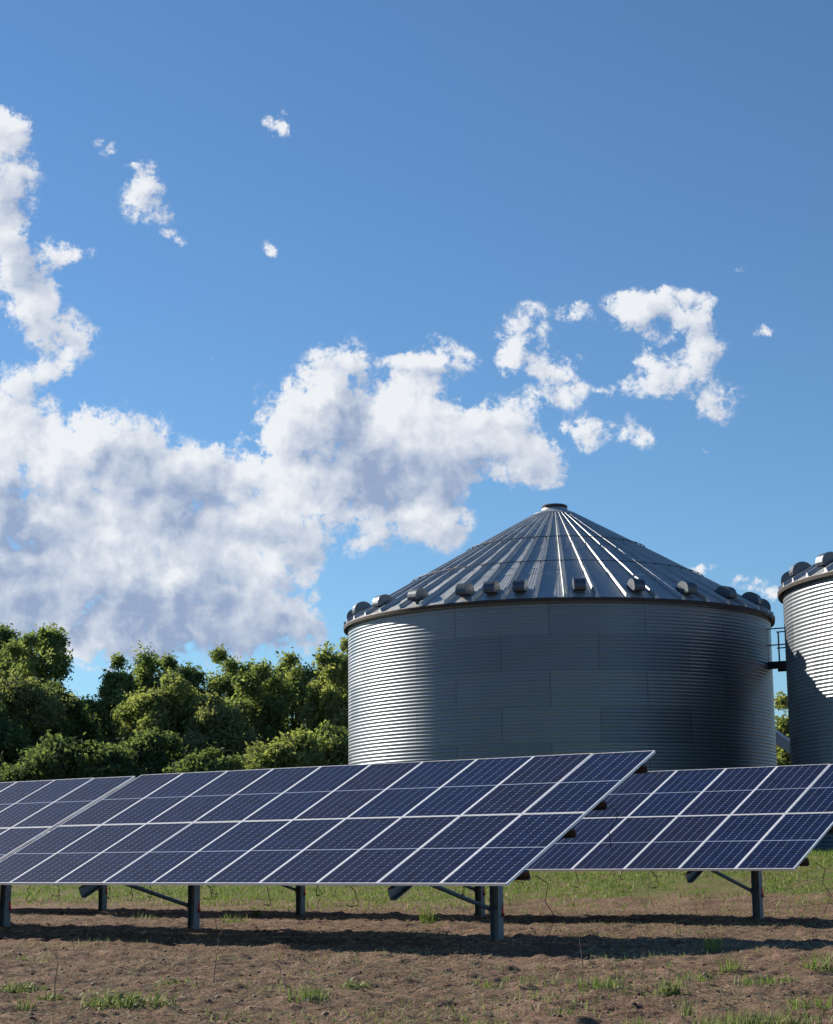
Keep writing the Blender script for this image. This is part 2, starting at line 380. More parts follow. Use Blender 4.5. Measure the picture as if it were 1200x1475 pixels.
# ------------------------------------------------------------ one table of twenty modules
TILT = R(25.25); CT, ST = math.cos(TILT), math.sin(TILT); LOW = .82; PITCHW = 1.012; SLOPE = 4.10
def up(x, s, d=0.0): return (x, s*CT-d*ST, LOW+s*ST+d*CT)      # d: above the glass plane
def module_meshes():
    f = MB(); e = .012; h = .035
    f.box(0, MW, 0, e, -h, 0); f.box(0, MW, ML-e, ML, -h, 0); f.box(0, e, e, ML-e, -h, 0); f.box(MW-e, MW, e, ML-e, -h, 0)
    f.box(e, MW-e, e, ML-e, -.012, -.006)
    me = mesh('solar_module', f.V, f.F, mats=[M_FRAME, M_BACK], mi=[0]*24+[1]*6)
    g = MB(); g.box(e, MW-e, e, ML-e, -.0055, -.0025)
    return me, mesh('cell_glass', g.V, g.F, M_CELLS)
ME_MOD, ME_GLASS = module_meshes()
def make_table():
    rnd = random.Random(3)
    root = empty('solar_array_table', (0, 0, 0))
    for j in range(2):
        for k in range(10):
            mo = link('solar_module', ME_MOD, root, up(k*PITCHW, j*(ML+.02))); mo.rotation_euler = (TILT, 0, 0)
            mo.delta_rotation_euler = (R(rnd.uniform(-.08, .08)), R(rnd.uniform(-.10, .10)), 0)
            link('cell_glass', ME_GLASS, mo)
    cprof = [(-.03, 0), (.03, 0), (.03, -.016), (-.022, -.016), (-.022, -.10), (.03, -.10), (.03, -.116), (-.03, -.116)]
    for s in (.42, 1.62, 2.48, 3.68):
        m = MB(); m.prism(cprof, up(-.03, s, -.037), up(10*PITCHW+.03, s, -.037), up=(0, -ST, CT)); m.build('purlin', M_PURLIN, root)
    for xk in (2.32, 8.05):
        X = xk*PITCHW
        m = MB(); a = up(X, .15, -.155-.002); b_ = up(X, 3.95, -.155-.002)
        m.prism([(-.045, 0), (.045, 0), (.045, -.012), (-.033, -.012), (-.033, -.15), (.045, -.15), (.045, -.162), (-.045, -.162)], a, b_, up=(0, -ST, CT)); m.build('rafter', M_STEEL, root)
        yp = 2.60; zt = LOW + (yp/CT)*ST - .20
        m = MB(); w, fl, tt = .062, .072, .009     # H-pile
        m.box(X-fl+tt, X+fl-tt, yp-.004, yp+.004, -.9, zt); m.box(X-fl, X-fl+tt, yp-w, yp+w, -.9, zt); m.box(X+fl-tt, X+fl, yp-w, yp+w, -.9, zt)
        po = m.build('post', M_STEEL, root)
        m = MB(); m.box(X+fl+.001, X+fl+.004, yp+.02, yp+.06, .36, .47); m.box(X+fl+.001, X+fl+.03, yp+.03, yp+.045, .31, .37); m.build('ribbon', M_RED, po)
        m = MB(); A = Vector((X-fl-.02, yp-.02, .42)); B = Vector(up(X-fl-.02, .75, -.27))
        m.tube([A, B], .032, 8); m.build('brace', M_STEEL, root)
        m = MB(); m.box(X-fl-.035, X-fl-.002, yp-.045, yp+.045, .37, .47); m.build('bracket', M_STEEL, root)
    # module leads hanging below the panels
    m = MB()
    def drop(x, s, L, w):
        a = Vector(up(x, s, -.05)); pts = [a]
        for i in range(1, 9):
            t = i/8; pts.append(a+Vector((w*math.sin(t*3.1)+rnd.uniform(-.03, .03), rnd.uniform(-.02, .02), -L*math.sin(t*math.pi*.62)/.93)))
        m.tube(pts, .006, 5)
    for x in (.5, 1.25, 1.6, 2.9, 3.4, 3.75, 4.7, 5.1, 5.9, 6.9, 7.3, 9.2): drop(x+rnd.uniform(-.1, .1), .25, rnd.uniform(.18, .38), rnd.uniform(-.25, .3))
    for x in (.6, 2.4, 5.9, 8.7): drop(x, 2.2, rnd.uniform(.5, .9), rnd.uniform(-.4, .4))
    m.tube([up(10.12+.13, .42, -.1), up(10.12+.30, .40, -.2), up(10.12+.22, .35, -.42), up(10.12+.34, .3, -.60), up(10.12+.2, .2, -.85)], .006, 5)
    m.tube([up(10.12+.1, 2.48, -.1), up(10.12+.24, 2.40, -.2), up(10.12+.16, 2.2, -.35), up(10.12+.26, 2.0, -.5)], .006, 5)
    m.tube([up(0, 2.05, -.06), up(5, 2.05, -.075), up(10.12, 2.05, -.06)], .009, 5)
    m.build('cable', M_CABLE, root)
    return root
def along(o, k, n=0): return (o[0]+D2.x*k*PITCHW+N2.x*n, o[1]+D2.y*k*PITCHW+N2.y*n)
A0 = (-7.010, 28.888); B0 = (-2.317, 34.849)
tb = make_table()
tables = [
    (A0, 0, 0.0, 'large front solar array table in the middle, ten panels wide, overlapping the big grain bin'),
    (A0, -10.15, -.012, 'front row solar array table cut by the left edge, beyond the narrow dark gap'),
    (B0, 0, .089, 'rear solar array table at right, below the narrow view of the second grain bin'),
    (B0, -10.15, .07, 'solar array table hidden behind the middle front table, only its posts and cables seen beneath'),
    (B0, -20.3, .07, 'farthest rear solar array table at left, mostly hidden behind the front row')]
for i, (o0, k, dz, lab) in enumerate(tables):
    o = tb if i == 0 else copy_tree(tb)
    x, y = along(o0, k); o.location = (x, y, dz); o.rotation_euler = (0, 0, ROW)
    tag(o, lab, 'solar panel table', 'tilted solar array tables on steel posts')

# ------------------------------------------------------------ grain bins
PIT = .1016; NT_, PER = 7, 10; RW = 6.678; HW = NT_*PER*PIT; ZB = 8.272-HW
def galv():
    m, t, b = newmat('galvanised_sheet')
    co = t.add('ShaderNodeTexCoord').outputs['Object']; s = t.sep(co)
    ang = t.math('MULTIPLY', t.math('ARCTAN2', s[1], s[0]), 1/(2*math.pi))        # -.5 .. .5
    tier = t.math('FLOOR', t.math('DIVIDE', t.math('SUBTRACT', HW, s[2]), PER*PIT))
    odd = t.math('MODULO', tier, 2.0)
    a = t.math('ADD', t.math('MULTIPLY', ang, 15.0), t.math('MULTIPLY', odd, .5)); a = t.math('ADD', a, 20.0+.017)
    fa = t.math('FRACT', a)
    wn = t.add('ShaderNodeTexWhiteNoise'); t.put(wn.inputs[0], t.comb(t.math('FLOOR', a), tier, 3.0))
    ed = t.math('MINIMUM', fa, t.math('SUBTRACT', 1.0, fa))
    seam = t.mr(ed, .006, .012, 1, 0)
    hz = t.math('FRACT', t.math('DIVIDE', t.math('SUBTRACT', HW, s[2]), PER*PIT)); hz = t.math('MINIMUM', hz, t.math('SUBTRACT', 1.0, hz))
    hs = t.mr(hz, .012, .03, 1, 0)
    n = t.noise(t.vm('MULTIPLY', co, (1, 1, .25)), 1.4, 5, .6); n2 = t.noise(co, 40, 3, .6)
    c = t.mix(wn.outputs[0], (.165, .195, .230), (.235, .265, .295))
    c = t.mix(t.mr(n, .3, .7, 0, .35), c, (.155, .19, .22))
    c = t.mix(t.math('MULTIPLY', t.math('MAXIMUM', seam, t.math('MULTIPLY', hs, .35)), .45), c, (.10, .11, .13))
    t.put(b.inputs['Base Color'], c); b.inputs['Metallic'].default_value = .62
    t.put(b.inputs['Roughness'], t.math('ADD', t.mr(n2, .3, .7, .28, .38), t.math('MULTIPLY', wn.outputs[0], .06)))
    bump(t, b, t.noise(t.vm('MULTIPLY', co, (1, 1, .4)), 2.2, 3, .5), .12, .03)
    return m
M_GALV = galv()
M_ROOF = metal('roof_sheet', (.41, .435, .445), .50, .60, .12, 2.0)
M_LIP = metal('eave_lip', (.035, .03, .03), .6, .3)
M_CONC, _t, _b = newmat('concrete')
_n = _t.noise(_t.add('ShaderNodeTexCoord').outputs['Object'], 4, 6, .65)
_t.put(_b.inputs['Base Color'], _t.mix(_t.mr(_n, .3, .7), (.27, .26, .24), (.42, .41, .38))); _b.inputs['Roughness'].default_value = .9
RE = 6.80; RT = .62; SL = .582
PH0 = R(-90-2.4)                                   # one rib faces the camera
def roof_z(r): return HW + .02 + (RE-r)*SL
def bin_meshes():
    # corrugated wall
    na = 240; sub = 8; nz = NT_*PER*sub+1
    z = np.linspace(0, HW, nz); rr = RW + .0070*np.cos(2*np.pi*z/PIT+np.pi)
    an = np.linspace(0, 2*np.pi, na, endpoint=False)
    V = np.stack([np.outer(rr, np.cos(an)), np.outer(rr, np.sin(an)), np.outer(z, np.ones(na))], 2).reshape(-1, 3)
    i = np.arange(nz-1)[:, None]*na; j = np.arange(na)[None, :]; j2 = (j+1) % na
    F = np.stack([i+j, i+j2, i+na+j2, i+na+j], 2).reshape(-1, 4)
    wall = mesh('wall', V, F, M_GALV, True)
    # roof: 48 radial panels with fine flutes, three overlapping tiers, tall ribs
    V = []; F = []
    tiers = [(RE, 5.16, .0), (5.20, 3.39, .012), (3.43, RT, .024)]
    nf = 9
    for p in range(48):
        a0 = PH0+p*R(7.5)
        for (ra, rb, lift) in tiers:
            cols = []
            for q in range(nf*4+1):
                u = q/(nf*4); cols.append((a0+u*R(7.5), .0045*(1 if (q % 4) in (1, 2) else 0)*(1 if 2 < q < nf*4-2 else 0)))
            b = len(V)
            for (a, hgt) in cols:
                for k, r in enumerate((ra, rb)):
                    zz = roof_z(r)+lift+hgt*min(1, r/3.0); V.append((r*math.cos(a), r*math.sin(a), zz))
            for q in range(nf*4):
                F.append((b+2*q, b+2*q+2, b+2*q+3, b+2*q+1))
            for q in range(nf*4):                  # lower lip of the overlap
                a, h1 = cols[q]; a2, h2 = cols[q+1]; c = len(V)
                V += [(ra*math.cos(a), ra*math.sin(a), roof_z(ra)+lift+h1-.02), (ra*math.cos(a2), ra*math.sin(a2), roof_z(ra)+lift+h2-.02)]
                F.append((c, c+1, b+2*q+2, b+2*q))
    roof = mesh('roof', V, F, M_ROOF)
    V = []; F = []
    for p in range(48):                            # ribs
        a = PH0+p*R(7.5); ca, sa = math.cos(a), math.sin(a); b = len(V)
        rs = (RE+.03, 5.15, 3.4, RT)
        for r in rs:
            k = min(1.0, .45+r/7.0)
            for (tw, hh) in ((-.050*k, .0), (-.030*k, RIBH*k), (.020*k, RIBH*k), (.100*k, .0)):
                V.append((r*ca-tw*sa, r*sa+tw*ca, roof_z(r)+.012+hh))
        for i in range(3):
            for j in range(3): F.append((b+i*4+j, b+i*4+j+1, b+i*4+4+j+1, b+i*4+4+j))
        F.append((b+3, b+2, b+1, b))
    ribs = mesh('roof_ribs', V, F, M_ROOF)
    m = MB()                                       # stiffening rings carried on the ribs
    for r in (4.68, 2.87):
        pts = [(r*math.cos(R(k*3.75)+PH0), r*math.sin(R(k*3.75)+PH0), roof_z(r)+.03+RIBH*min(1, .45+r/7)+.018) for k in range(97)]
        m.tube(pts, .012, 6)
        for p in range(48):
            a = PH0+p*R(7.5)
            for dr in (0,):
                x, y = (r+dr)*math.cos(a), (r+dr)*math.sin(a); zc = roof_z(r+dr)+.012+RIBH*min(1, .45+r/7)
                m.box(x-.02, x+.02, y-.02, y+.02, zc, zc+.035)
    ring = mesh('roof_ring', m.V, m.F, M_DARK)
    def lathe(prof, n=96, ph=0):
        V = [(r*math.cos(2*math.pi*k/n), r*math.sin(2*math.pi*k/n), z) for (r, z) in prof for k in range(n)]
        F = [(i*n+k, i*n+(k+1) % n, (i+1)*n+(k+1) % n, (i+1)*n+k) for i in range(len(prof)-1) for k in range(n)]
        return V, F
    zt = roof_z(RT)
    V, F = lathe([(RT+.10, zt-.09), (RT+.09, zt+.03), (.43, zt+.16), (.40, zt+.22), (.30, zt+.23)], 64); collar = mesh('roof_collar', V, F, M_ROOF, False)
    V, F = lathe([(.33, zt+.235), (.41, zt+.235), (.42, zt+.30), (.36, zt+.34), (.001, zt+.38)], 48); lid = mesh('roof_lid', V, F, M_DARK)
    V, F = lathe([(RW+.014, HW-.005), (RE-.02, HW-.02), (RE+.015, HW-.09), (RE+.03, HW+.0), (RE+.02, HW+.022), (RE-.05, HW+.028)], 192); lip = mesh('eave', V, F, M_LIP)
    V, F = lathe([(RW-.05, 0), (RW+.22, 0), (RW+.22, -.6)], 128); base = mesh('concrete_base', V, F, M_CONC)
    # hooded vent: arched profile in the radial plane, open below
    m = MB(); w = .17; prof = []
    for k in range(13):
        q = R(200-k*18.5); prof.append((.29*math.cos(q), .265*math.sin(q)))
    prof = [(a, c) for a, c in prof]               # radial (outward +), up
    V = []; F = []; n = len(prof)
    for sx in (-w, w): V += [(sx, -a, c) for a, c in prof]
    for i in range(n-1): F.append((i, i+1, n+i+1, n+i))
    F.append(tuple(range(n))); F.append(tuple(reversed(range(n, 2*n))))
    c0 = len(V)                                    # throat box down to the roof
    for zz in (-.34, .05):
        V += [(-w*.8, -.02, zz), (w*.8, -.02, zz), (w*.8, .30, zz+.12), (-w*.8, .30, zz+.12)]
    F += [(c0, c0+1, c0+5, c0+4), (c0+1, c0+2, c0+6, c0+5), (c0+2, c0+3, c0+7, c0+6), (c0+3, c0, c0+4, c0+7)]
    vent = mesh('roof_vent', V, F, M_VENT)
    return wall, roof, ribs, ring, collar, lid, lip, base, vent
RIBH = .12
M_VENT = metal('vent_sheet', (.085, .105, .13), .42, .55, .1, 8)
(ME_WALL, ME_ROOF, ME_RIBS, ME_RING, ME_COLLAR, ME_LID, ME_LIP, ME_BASE, ME_VENT) = bin_meshes()
def make_bin(x, y, rz, vents, label):
    root = empty('grain_bin', (x, y, ZB), rz)
    tag(root, label, 'grain bin', 'round corrugated steel grain bins')
    link('wall', ME_WALL, root); rf = link('roof', ME_ROOF, root); link('roof_ribs', ME_RIBS, rf); link('roof_ring', ME_RING, rf)
    link('roof_collar', ME_COLLAR, rf); link('roof_lid', ME_LID, rf); link('eave', ME_LIP, root); link('concrete_base', ME_BASE, root)
    for a in vents:
        q = PH0+R(a); r = 6.43
        v = link('roof_vent', ME_VENT, root, (r*math.cos(q), r*math.sin(q), roof_z(r)+.125)); v.rotation_euler = (0, 0, q+R(90))
    return root
va = [3.75+15*k for k in range(0, 23)]; va = [a for a in va if not 330 < a < 346]+[-11.25, -18.75, -26.25]
vents = sorted(set([3.75+15*k for k in range(0, 11)] + [-11.25, -18.75, -26.25] + [-41.25-15*k for k in range(0, 10)]))
make_bin(4.460, 58.284, 0, vents, 'large corrugated steel grain bin with a whole ribbed cone roof, behind the solar panels')
make_bin(16.85, 50.02, R(4), vents, 'corrugated steel grain bin cut off by the right edge, a slanting shadow on its wall')

# catwalk joining the two eaves
def bin_gap():
    C1 = Vector((4.460, 58.284)); C2 = Vector((16.85, 50.02)); d = (C2-C1).normalized(); n = Vector((-d.y, d.x))
    P = C1+d*6.44+n*1.9; L = (C2-C1).length-2*6.44
    return P, d, n, L
P, d_, n_, L_ = bin_gap()
cw = empty('catwalk', (P.x, P.y, 0), math.atan2(d_.y, d_.x)); tag(cw, 'small steel catwalk with railing bridging the gap between the two grain bins', 'catwalk')
ZC = 6.80
m = MB(); m.box(0, L_, -.45, .45, ZC, ZC+.05); m.box(0, L_, -.47, -.42, ZC-.18, ZC-.002); m.box(0, L_, .42, .47, ZC-.18, ZC-.002); m.build('deck', M_DARK, cw)
for sy in (-.44, .44):
    m = MB()
    for zz in (.55, 1.05): m.tube([(0, sy, ZC+zz), (L_, sy, ZC+zz)], .022, 6)
    for xx in (.03*L_, .5*L_, .97*L_): m.tube([(xx, sy, ZC+.05), (xx, sy, ZC+1.05)], .026, 6)
    m.build('railing', M_STEEL, cw)
m = MB(); m.box(.50*L_-.09, .50*L_+.09, -.52, -.48, ZC-.1, ZC+.85); m.build('control_box', M_STEEL, cw)
# pale chute low between the bins
m = MB(); m.prism([(-.2, -.17), (.2, -.17), (.2, .17), (-.2, .17)], (10.2, 62.5, 6.33), (15.2, 60.5, 2.3)); m.prism([(-.235, -.01), (-.205, -.01), (-.205, .21), (-.235, .21)], (10.2, 62.5, 6.33), (15.2, 60.5, 2.3))
M_PALE = metal('pale_sheet', (.80, .83, .86), .5, .0, .05)
ch = m.build('metal_chute', M_PALE); tag(ch, 'pale sloping sheet metal chute seen low in the gap between the grain bins', 'chute')

# ------------------------------------------------------------ trees
def leaf_mat(name, dark, light, warm):
    m, t, b = newmat(name)
    isl = t.add('ShaderNodeNewGeometry').outputs['Random Per Island']
    co = t.add('ShaderNodeTexCoord').outputs['Object']; n = t.noise(co, .7, 4, .6)
    c = t.mix(isl, dark, light); c = t.mix(t.mr(n, .42, .68), c, warm)
    t.put(b.inputs['Base Color'], c); b.inputs['Roughness'].default_value = .75; b.inputs['Specular IOR Level'].default_value = .12
    tr = t.add('ShaderNodeBsdfTranslucent'); t.put(tr.inputs[0], t.mix(1.0, c, (1.2, 1.25, .6), 'MULTIPLY'))
    mx = t.add('ShaderNodeMixShader'); mx.inputs[0].default_value = .55
    out = [q for q in t.n if q.type == 'OUTPUT_MATERIAL'][0]
    t.l.new(b.outputs[0], mx.inputs[1]); t.l.new(tr.outputs[0], mx.inputs[2]); t.l.new(mx.outputs[0], out.inputs[0])
    return m
LM = [leaf_mat('leaves_mid_green', (.100, .150, .070), (.215, .280, .120), (.245, .280, .135)),
      leaf_mat('leaves_yellow_green', (.140, .180, .078), (.265, .315, .135), (.290, .310, .150)),
      leaf_mat('leaves_dark_green', (.062, .105, .055), (.135, .190, .092), (.155, .200, .100)),
      leaf_mat('leaves_grey_green', (.135, .160, .088), (.240, .275, .145), (.260, .275, .150))]
M_BARK, _t, _b = newmat('bark'); _n = _t.noise(_t.add('ShaderNodeTexCoord').outputs['Object'], 7, 5, .7)
_t.put(_b.inputs['Base Color'], _t.mix(_n, (.05, .04, .03), (.15, .12, .095))); _b.inputs['Roughness'].default_value = .9
def leaves(rng, C, rad, n, size):
    """n leaf sprays scattered in clumps: C centres, rad radii"""
    k = rng.integers(0, len(C), n)
    d = rng.normal(size=(n, 3)); d /= np.linalg.norm(d, axis=1)[:, None]
    rr = rng.random(n)**.6
    P = C[k]+d*(rad[k]*rr)[:, None]*np.array([1, 1, .72])
    P = P+rng.normal(size=(n, 3))*size*1.6
    nrm = d*.6+rng.normal(size=(n, 3))*.6+np.array([0, 0, .45]); nrm /= np.linalg.norm(nrm, axis=1)[:, None]
    a = np.cross(nrm, rng.normal(size=(n, 3))); a /= np.linalg.norm(a, axis=1)[:, None]; b = np.cross(nrm, a)
    s = size*(.55+.9*rng.random(n))[:, None]
    V = np.stack([P-a*s, P+b*s*.42-a*s*.1, P+a*s, P-b*s*.42+a*s*.1], 1).reshape(-1, 3)
    return V, np.arange(4*n).reshape(-1, 4)
def tree(x, y, top, rw, lo, kind, seed, label, n=15000, clumps=52, leaf=.115, name='deciduous_tree', cat='tree', grp='trees in the wood behind the panels', skew=0.0, open_=1.0):
    """top: crown top height, rw: crown half width, lo: height where the crown starts"""
    rng = np.random.default_rng(seed); z0 = gz(x, y); H = top-z0
    root = empty(name, (x, y, z0)); tag(root, label, cat, grp)
    mid = lo+(H-lo)*.5; hz = (H-lo)*.5
    C = []; Rd = []; sk = skew+rng.uniform(-.25, .25)*rw; sq = rng.uniform(.6, 1.0)
    clumps = int(clumps*1.9)
    while len(C) < clumps:
        p = rng.uniform(-1, 1, 3); l = np.linalg.norm(p)
        if l > 1 or l < .35: continue
        taper = 1.0 if p[2] < .1 else 1-.30*sq*p[2]
        c = np.array([p[0]*rw*taper+sk*p[2], p[1]*rw*taper, mid+p[2]*hz])
        c = c+rng.normal(size=3)*np.array([.13*rw, .13*rw, .10*hz]); c[2] = max(c[2], lo*.6+.3)
        C.append(c); Rd.append((.42+.95*rng.random()**1.6)*rw*.27*open_)
    C = np.array(C); Rd = np.array(Rd); C[:, 2] = np.minimum(C[:, 2], H-Rd*.72)
    top_i = np.argmax(C[:, 2]); C[top_i, 2] = H-Rd[top_i]*.72
    V, F = leaves(rng, C, Rd, int(n*.86), leaf)
    ex = rng.integers(0, len(C), 260); V2, F2 = leaves(rng, C[ex]+rng.normal(size=(260, 3))*Rd[ex][:, None]*.75, np.full(260, rw*.10), int(n*.14), leaf)
    F = np.concatenate([F, F2+len(V)]); V = np.concatenate([V, V2])
    link('crown', mesh('crown', V, F, LM[kind]), root)
    m = MB(); r0 = .10+.022*H
    tp = [(0, 0, -.3), (rng.uniform(-.1, .1), 0, H*.18), (rng.uniform(-.25, .25), rng.uniform(-.2, .2), H*.45), (rng.uniform(-.4, .4)+skew*.5, rng.uniform(-.3, .3), H*.82)]
    m.tube(tp, [r0*1.0, r0*.8, r0*.5, r0*.1], 8)
    for i in rng.choice(len(C), min(16, len(C)), replace=False):
        e = C[i]; t0 = min(.8, max(.12, e[2]/H*.6)); s = Vector(tp[1]).lerp(Vector(tp[3]), t0); e = Vector(e)
        md = s.lerp(e, .5)+Vector((0, 0, .25)); m.tube([s, md, e], [r0*.38, r0*.22, r0*.06], 5)
    m.build('trunk', M_BARK, root)
tree(-24.59, 104.0, 14.11, 2.95, 3.0, 2, 100, 'dark tall tree at the far left edge of the wood, cut by the frame', n=73822, clumps=57)
tree(-21.06, 100.0, 13.66, 2.19, 4.0, 0, 101, 'tall dark tree with a rounded crown standing above the left end of the wood', n=52852, clumps=47)
tree(-19.07, 88.0, 9.99, 2.33, 1.0, 3, 102, 'broad grey-green tree in front of the tall dark tree at left', n=67489, clumps=54)
tree(-17.17, 90.0, 9.59, 1.43, 1.0, 2, 103, 'low dark tree below the open patch of sky', n=34740, clumps=38)
tree(-17.38, 97.0, 9.24, 1.35, 0.5, 0, 104, 'small thin tree in the notch of sky left of the tall crowns', n=29172, clumps=34)
tree(-15.98, 98.0, 11.61, 1.56, 3.0, 0, 105, 'tree with a split crown just right of the notch of sky', n=34740, clumps=38)
tree(-15.09, 102.0, 12.21, 1.47, 3.0, 0, 106, 'mid green tree rising behind the yellow-green tree', n=30501, clumps=35)
tree(-12.23, 88.0, 9.69, 2.06, 1.0, 1, 107, 'wide yellow-green tree in the middle of the wood', n=57639, clumps=50)
tree(-11.98, 82.0, 6.58, 1.51, 0.4, 2, 108, 'low dark green tree in front of the yellow-green tree', n=41998, clumps=42)
tree(-12.59, 100.0, 11.71, 1.36, 3.0, 2, 109, 'dark green rounded crown near the middle of the treetops', n=28431, clumps=34)
tree(-10.45, 102.0, 12.36, 1.70, 4.0, 0, 110, 'tree with an airy crown against the cloud right of the dark crown', n=36905, clumps=39, open_=.8)
tree(-9.24, 86.0, 8.33, 1.76, 0.6, 3, 111, 'dull grey-green bushy tree below the airy crown', n=48163, clumps=45)
tree(-7.57, 92.0, 10.48, 1.91, 1.0, 0, 112, 'full mid green tree left of the tallest bright trees', n=49326, clumps=46)
tree(-6.19, 96.0, 11.48, 1.74, 1.0, 1, 113, 'bright green tree two crowns left of the grain bin', n=41325, clumps=41)
tree(-6.27, 82.0, 6.37, 2.01, 0.4, 1, 114, 'low bright green bushy tree just above the panels', n=61045, clumps=51)
tree(-4.23, 90.0, 10.99, 1.43, 1.0, 1, 115, 'bright feathery tree touching the left wall of the grain bin', n=34740, clumps=38, open_=.8)
tree(-3.79, 98.0, 12.38, 0.96, 4.0, 3, 116, 'thin tree top peeking out beside the grain bin roof edge', n=18623, clumps=27, open_=.8)
tree(-4.21, 84.0, 6.79, 1.51, 0.4, 0, 117, 'leafy tree low against the foot of the grain bin wall', n=40789, clumps=41)
tree(-13.63, 80.0, 5.72, 1.80, 0.3, 2, 118, 'dark shrubby tree at the shaded foot of the wood', n=54516, clumps=48)
tree(-16.34, 80.0, 6.05, 1.96, 0.3, 2, 119, 'dark low shrubby tree at lower left above the panels', n=61045, clumps=51)
tree(-9.00, 79.0, 5.47, 1.77, 0.3, 2, 120, 'dark low shrubby tree in the middle above the panel edge', n=54516, clumps=48)
tree(-19.59, 84.0, 8.27, 1.89, 0.5, 2, 121, 'dark low tree at the left edge of the picture', n=54516, clumps=48)
tree(17.44, 88.0, 8.29, 0.86, 0.5, 1, 122, 'bright green tree seen through the slot between the two grain bins', n=18549, clumps=27)
tree(19.37, 94.0, 7.99, 1.15, 0.5, 0, 123, 'green tree behind the second grain bin', n=24792, clumps=31)

# ------------------------------------------------------------ grass, weeds, stones
def blades(rng, P, h, w, lean=.35, segs=2):
    n = len(P); a = rng.uniform(0, 2*np.pi, n); hh = h*(.5+rng.random(n))
    side = np.stack([np.cos(a), np.sin(a), 0*a], 1)*(w*(.7+.6*rng.random(n)))[:, None]
    ld = rng.uniform(0, 2*np.pi, n); ln = np.stack([np.cos(ld), np.sin(ld), 0*a], 1)*(lean*hh*rng.random(n))[:, None]
    up_ = np.stack([0*a, 0*a, hh], 1)
    m = P+up_*.55+ln*.35; tpt = P+up_+ln
    V = np.stack([P-side, P+side, m+side*.7, m-side*.7, tpt+side*.1, tpt-side*.1], 1).reshape(-1, 3)
    b = np.arange(n)[:, None]*6
    F = np.concatenate([b+np.array([0, 1, 2, 3]), b+np.array([3, 2, 4, 5])], 0)
    return V, F
def herb_mat(name, a, b2, c2):
    m, t, b = newmat(name); isl = t.add('ShaderNodeNewGeometry').outputs['Random Per Island']
    r = t.add('ShaderNodeValToRGB'); t.l.new(isl, r.inputs[0]); r.color_ramp.elements[0].color = (*a, 1); r.color_ramp.elements[1].color = (*c2, 1)
    e = r.color_ramp.elements.new(.6); e.color = (*b2, 1)
    t.l.new(r.outputs[0], b.inputs['Base Color']); b.inputs['Roughness'].default_value = .6; b.inputs['Specular IOR Level'].default_value = .25
    tr = t.add('ShaderNodeBsdfTranslucent'); t.l.new(r.outputs[0], tr.inputs[0])
    mx = t.add('ShaderNodeMixShader'); mx.inputs[0].default_value = .35
    out = [q for q in t.n if q.type == 'OUTPUT_MATERIAL'][0]
    t.l.new(b.outputs[0], mx.inputs[1]); t.l.new(tr.outputs[0], mx.inputs[2]); t.l.new(mx.outputs[0], out.inputs[0])
    return m
M_GRASS = herb_mat('grass_blades', (.09, .17, .025), (.20, .31, .05), (.33, .33, .12))
M_WEED = herb_mat('weed_green', (.11, .16, .045), (.21, .26, .085), (.33, .32, .14))
M_STRAW = herb_mat('straw', (.38, .30, .17), (.50, .42, .26), (.24, .17, .10))
def on_ground(x, y, dz=0): return np.stack([x, y, ground_h(x, y)+dz], 1)
